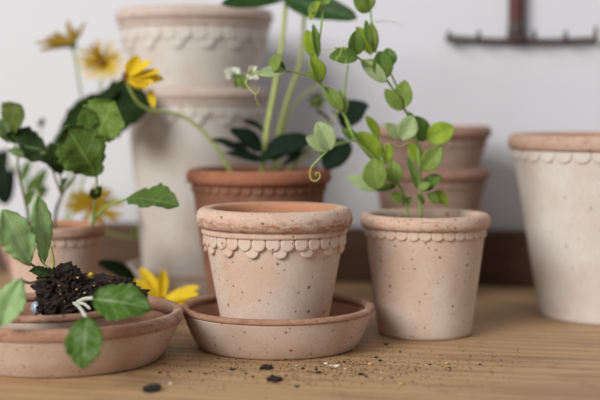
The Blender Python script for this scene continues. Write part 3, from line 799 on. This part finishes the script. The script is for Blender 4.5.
# ------------------------------------------------------------------ rake on the wall
def on_wall(px, py, off):
    Yg = 1.46
    for _ in range(6):
        p = at(px, py, Yg); Yg = wall_y(p.x) + 0.018 - off
    return at(px, py, Yg)
rc = on_wall(516, 40, 0.012)
rk = thing('garden_rake', 'dark iron rake head with red-brown wooden handle hanging on wall', 'rake', rc)
m = MB(); m.tube([on_wall(446, 37.5, .010), on_wall(480, 40, .010), on_wall(516, 41, .010), on_wall(560, 41, .010), on_wall(597, 39.5, .010)], .0034, .0034, 10, 6)
m.build('head_bar', M['iron'], rk, origin=rc)
for px in (448, 478, 534, 565, 595):
    tall = 31 if px != 595 else 27
    m = MB(); m.tube([on_wall(px, 40, .010), on_wall(px + .5, 37.5, .028), on_wall(px + 1, tall, .050)], .0036, .0016, 8, 5)
    m.build('tine', M['iron'], rk, origin=rc)
m = MB(); a0 = on_wall(516, 41, .012); a1 = on_wall(516, 20, .012)
m.tube([a0, a0.lerp(a1, .25)], .0155, .0105, 14, 2); m.tube([a0.lerp(a1, .2), a1], .0110, .0092, 14, 3)
m.build('socket', M['iron'], rk, origin=rc)
m = MB(); m.tube([a0.lerp(a1, .7), a1 + Vector((0, 0, .05)), a1 + Vector((0, 0, .6))], .0088, .0100, 16, 4)
m.build('handle', M['handle'], rk, origin=rc)

# ------------------------------------------------------------------ crumbs on the table
def crumb(px, py, w, kind, label, group=None, flatn=0.42):
    g = ground(px, py); s = w / F * g.y * .43
    vs_, fs = clump((0, 0, s * flatn * .8), (s, s * .9, s * flatn), px * .37 + py, 2, .5)
    vs_ = [Vector((v.x, v.y, max(v.z, 0))) for v in vs_]
    m = MB(); m.add(vs_, fs)
    if w > 9:
        cr = random.Random(int(px))
        for k in range(14):     # a broken edge of smaller lumps stuck to it
            a = cr.uniform(0, 6.283); q = s * cr.uniform(.15, .4)
            v2, f2 = clump((math.cos(a) * s * cr.uniform(.4, 1.1), math.sin(a) * s * .9, s * cr.uniform(.1, .5)), (q * 1.3, q, q), k + px, 2, .6)
            m.add([Vector((v.x, v.y, max(v.z, 0))) for v in v2], f2)
    nm, cat, mat = {'d': ('soil_crumb', 'soil crumb', 'soil'), 'p': ('perlite_grain', 'perlite', 'perlite'), 'o': ('bark_chip', 'bark chip', 'ochre')}[kind]
    o = m.build(nm, M[mat], smooth=False); o.location = (g.x, g.y, 0)
    tag(o, label, cat, group)
crumb(151, 391, 19, 'd', 'largest dark soil crumb at the front, below the left saucer')
crumb(266, 369, 13, 'd', 'wide dark soil crumb just below the middle saucer')
crumb(275, 381, 15, 'd', 'flat dark soil crumb in front of the middle saucer, nearer the viewer')
crumb(232, 370, 6, 'd', 'round dark soil crumb below the left part of the middle saucer')
crumb(170, 384, 5, 'p', 'white perlite grain beside the largest soil crumb')
crumb(337, 367, 8, 'p', 'largest white perlite grain, below the right part of the middle saucer')
crumb(386, 345, 5, 'd', 'dark soil crumb by itself between middle saucer and pea pot')
for x, y, w in ((318, 373, 7), (297, 387, 6), (316, 370, 5), (380, 361, 5), (376, 358, 5), (361, 375, 7), (366, 377, 5), (400, 352, 3), (430, 365, 4), (449, 368, 4), (450, 371, 3), (480, 365, 4), (253, 377, 4), (246, 374, 4), (206, 374, 4), (214, 372, 3), (190, 372, 4), (160, 373, 4), (286, 376, 4), (352, 371, 3), (392, 378, 3), (416, 371, 3), (344, 362, 4), (303, 369, 5), (168, 376, 3)):
    crumb(x, y, w, 'd', 'small dark soil crumb among the scatter in front of the saucers', 'small soil crumbs on the table')
for x, y, w in ((326, 364, 5), (331, 366, 4), (381, 373, 3), (345, 369, 3), (297, 366, 3)):
    crumb(x, y, w, 'p', 'small white perlite grain scattered below the middle saucer', 'small perlite grains on the table')
for x, y, w in ((370, 365, 7), (381, 380, 7), (401, 385, 8), (447, 364, 6), (456, 362, 4), (411, 381, 4), (374, 363, 4)):
    crumb(x, y, w, 'o', 'pale ochre bark chip on the table before the pea pot', 'bark chips on the table')
m = MB()
for i in range(1500):
    if i % 3: x, y = rnd.gauss(320, 62), rnd.gauss(368, 9)
    else: x, y = rnd.uniform(150, 520), rnd.gauss(366, 12)
    if not (345 < y < 402): continue
    g = ground(x, y)
    if (g.xy - c_main.xy).length < .068 or (g.xy - c_p.xy).length < .048 or (g.xy - c_2.xy).length < .082: continue
    s = rnd.uniform(.0002, .0006); vs_, fs = clump((g.x, g.y, s * .5), (s * rnd.uniform(.8, 1.8), s, s * .6), i, 1, .3); m.add(vs_, fs)
du = m.build('soil_dust', M['dust'], smooth=False); du['kind'] = 'stuff'
tag(du, 'fine dark soil dust sprinkled over the table before the saucers', 'soil')
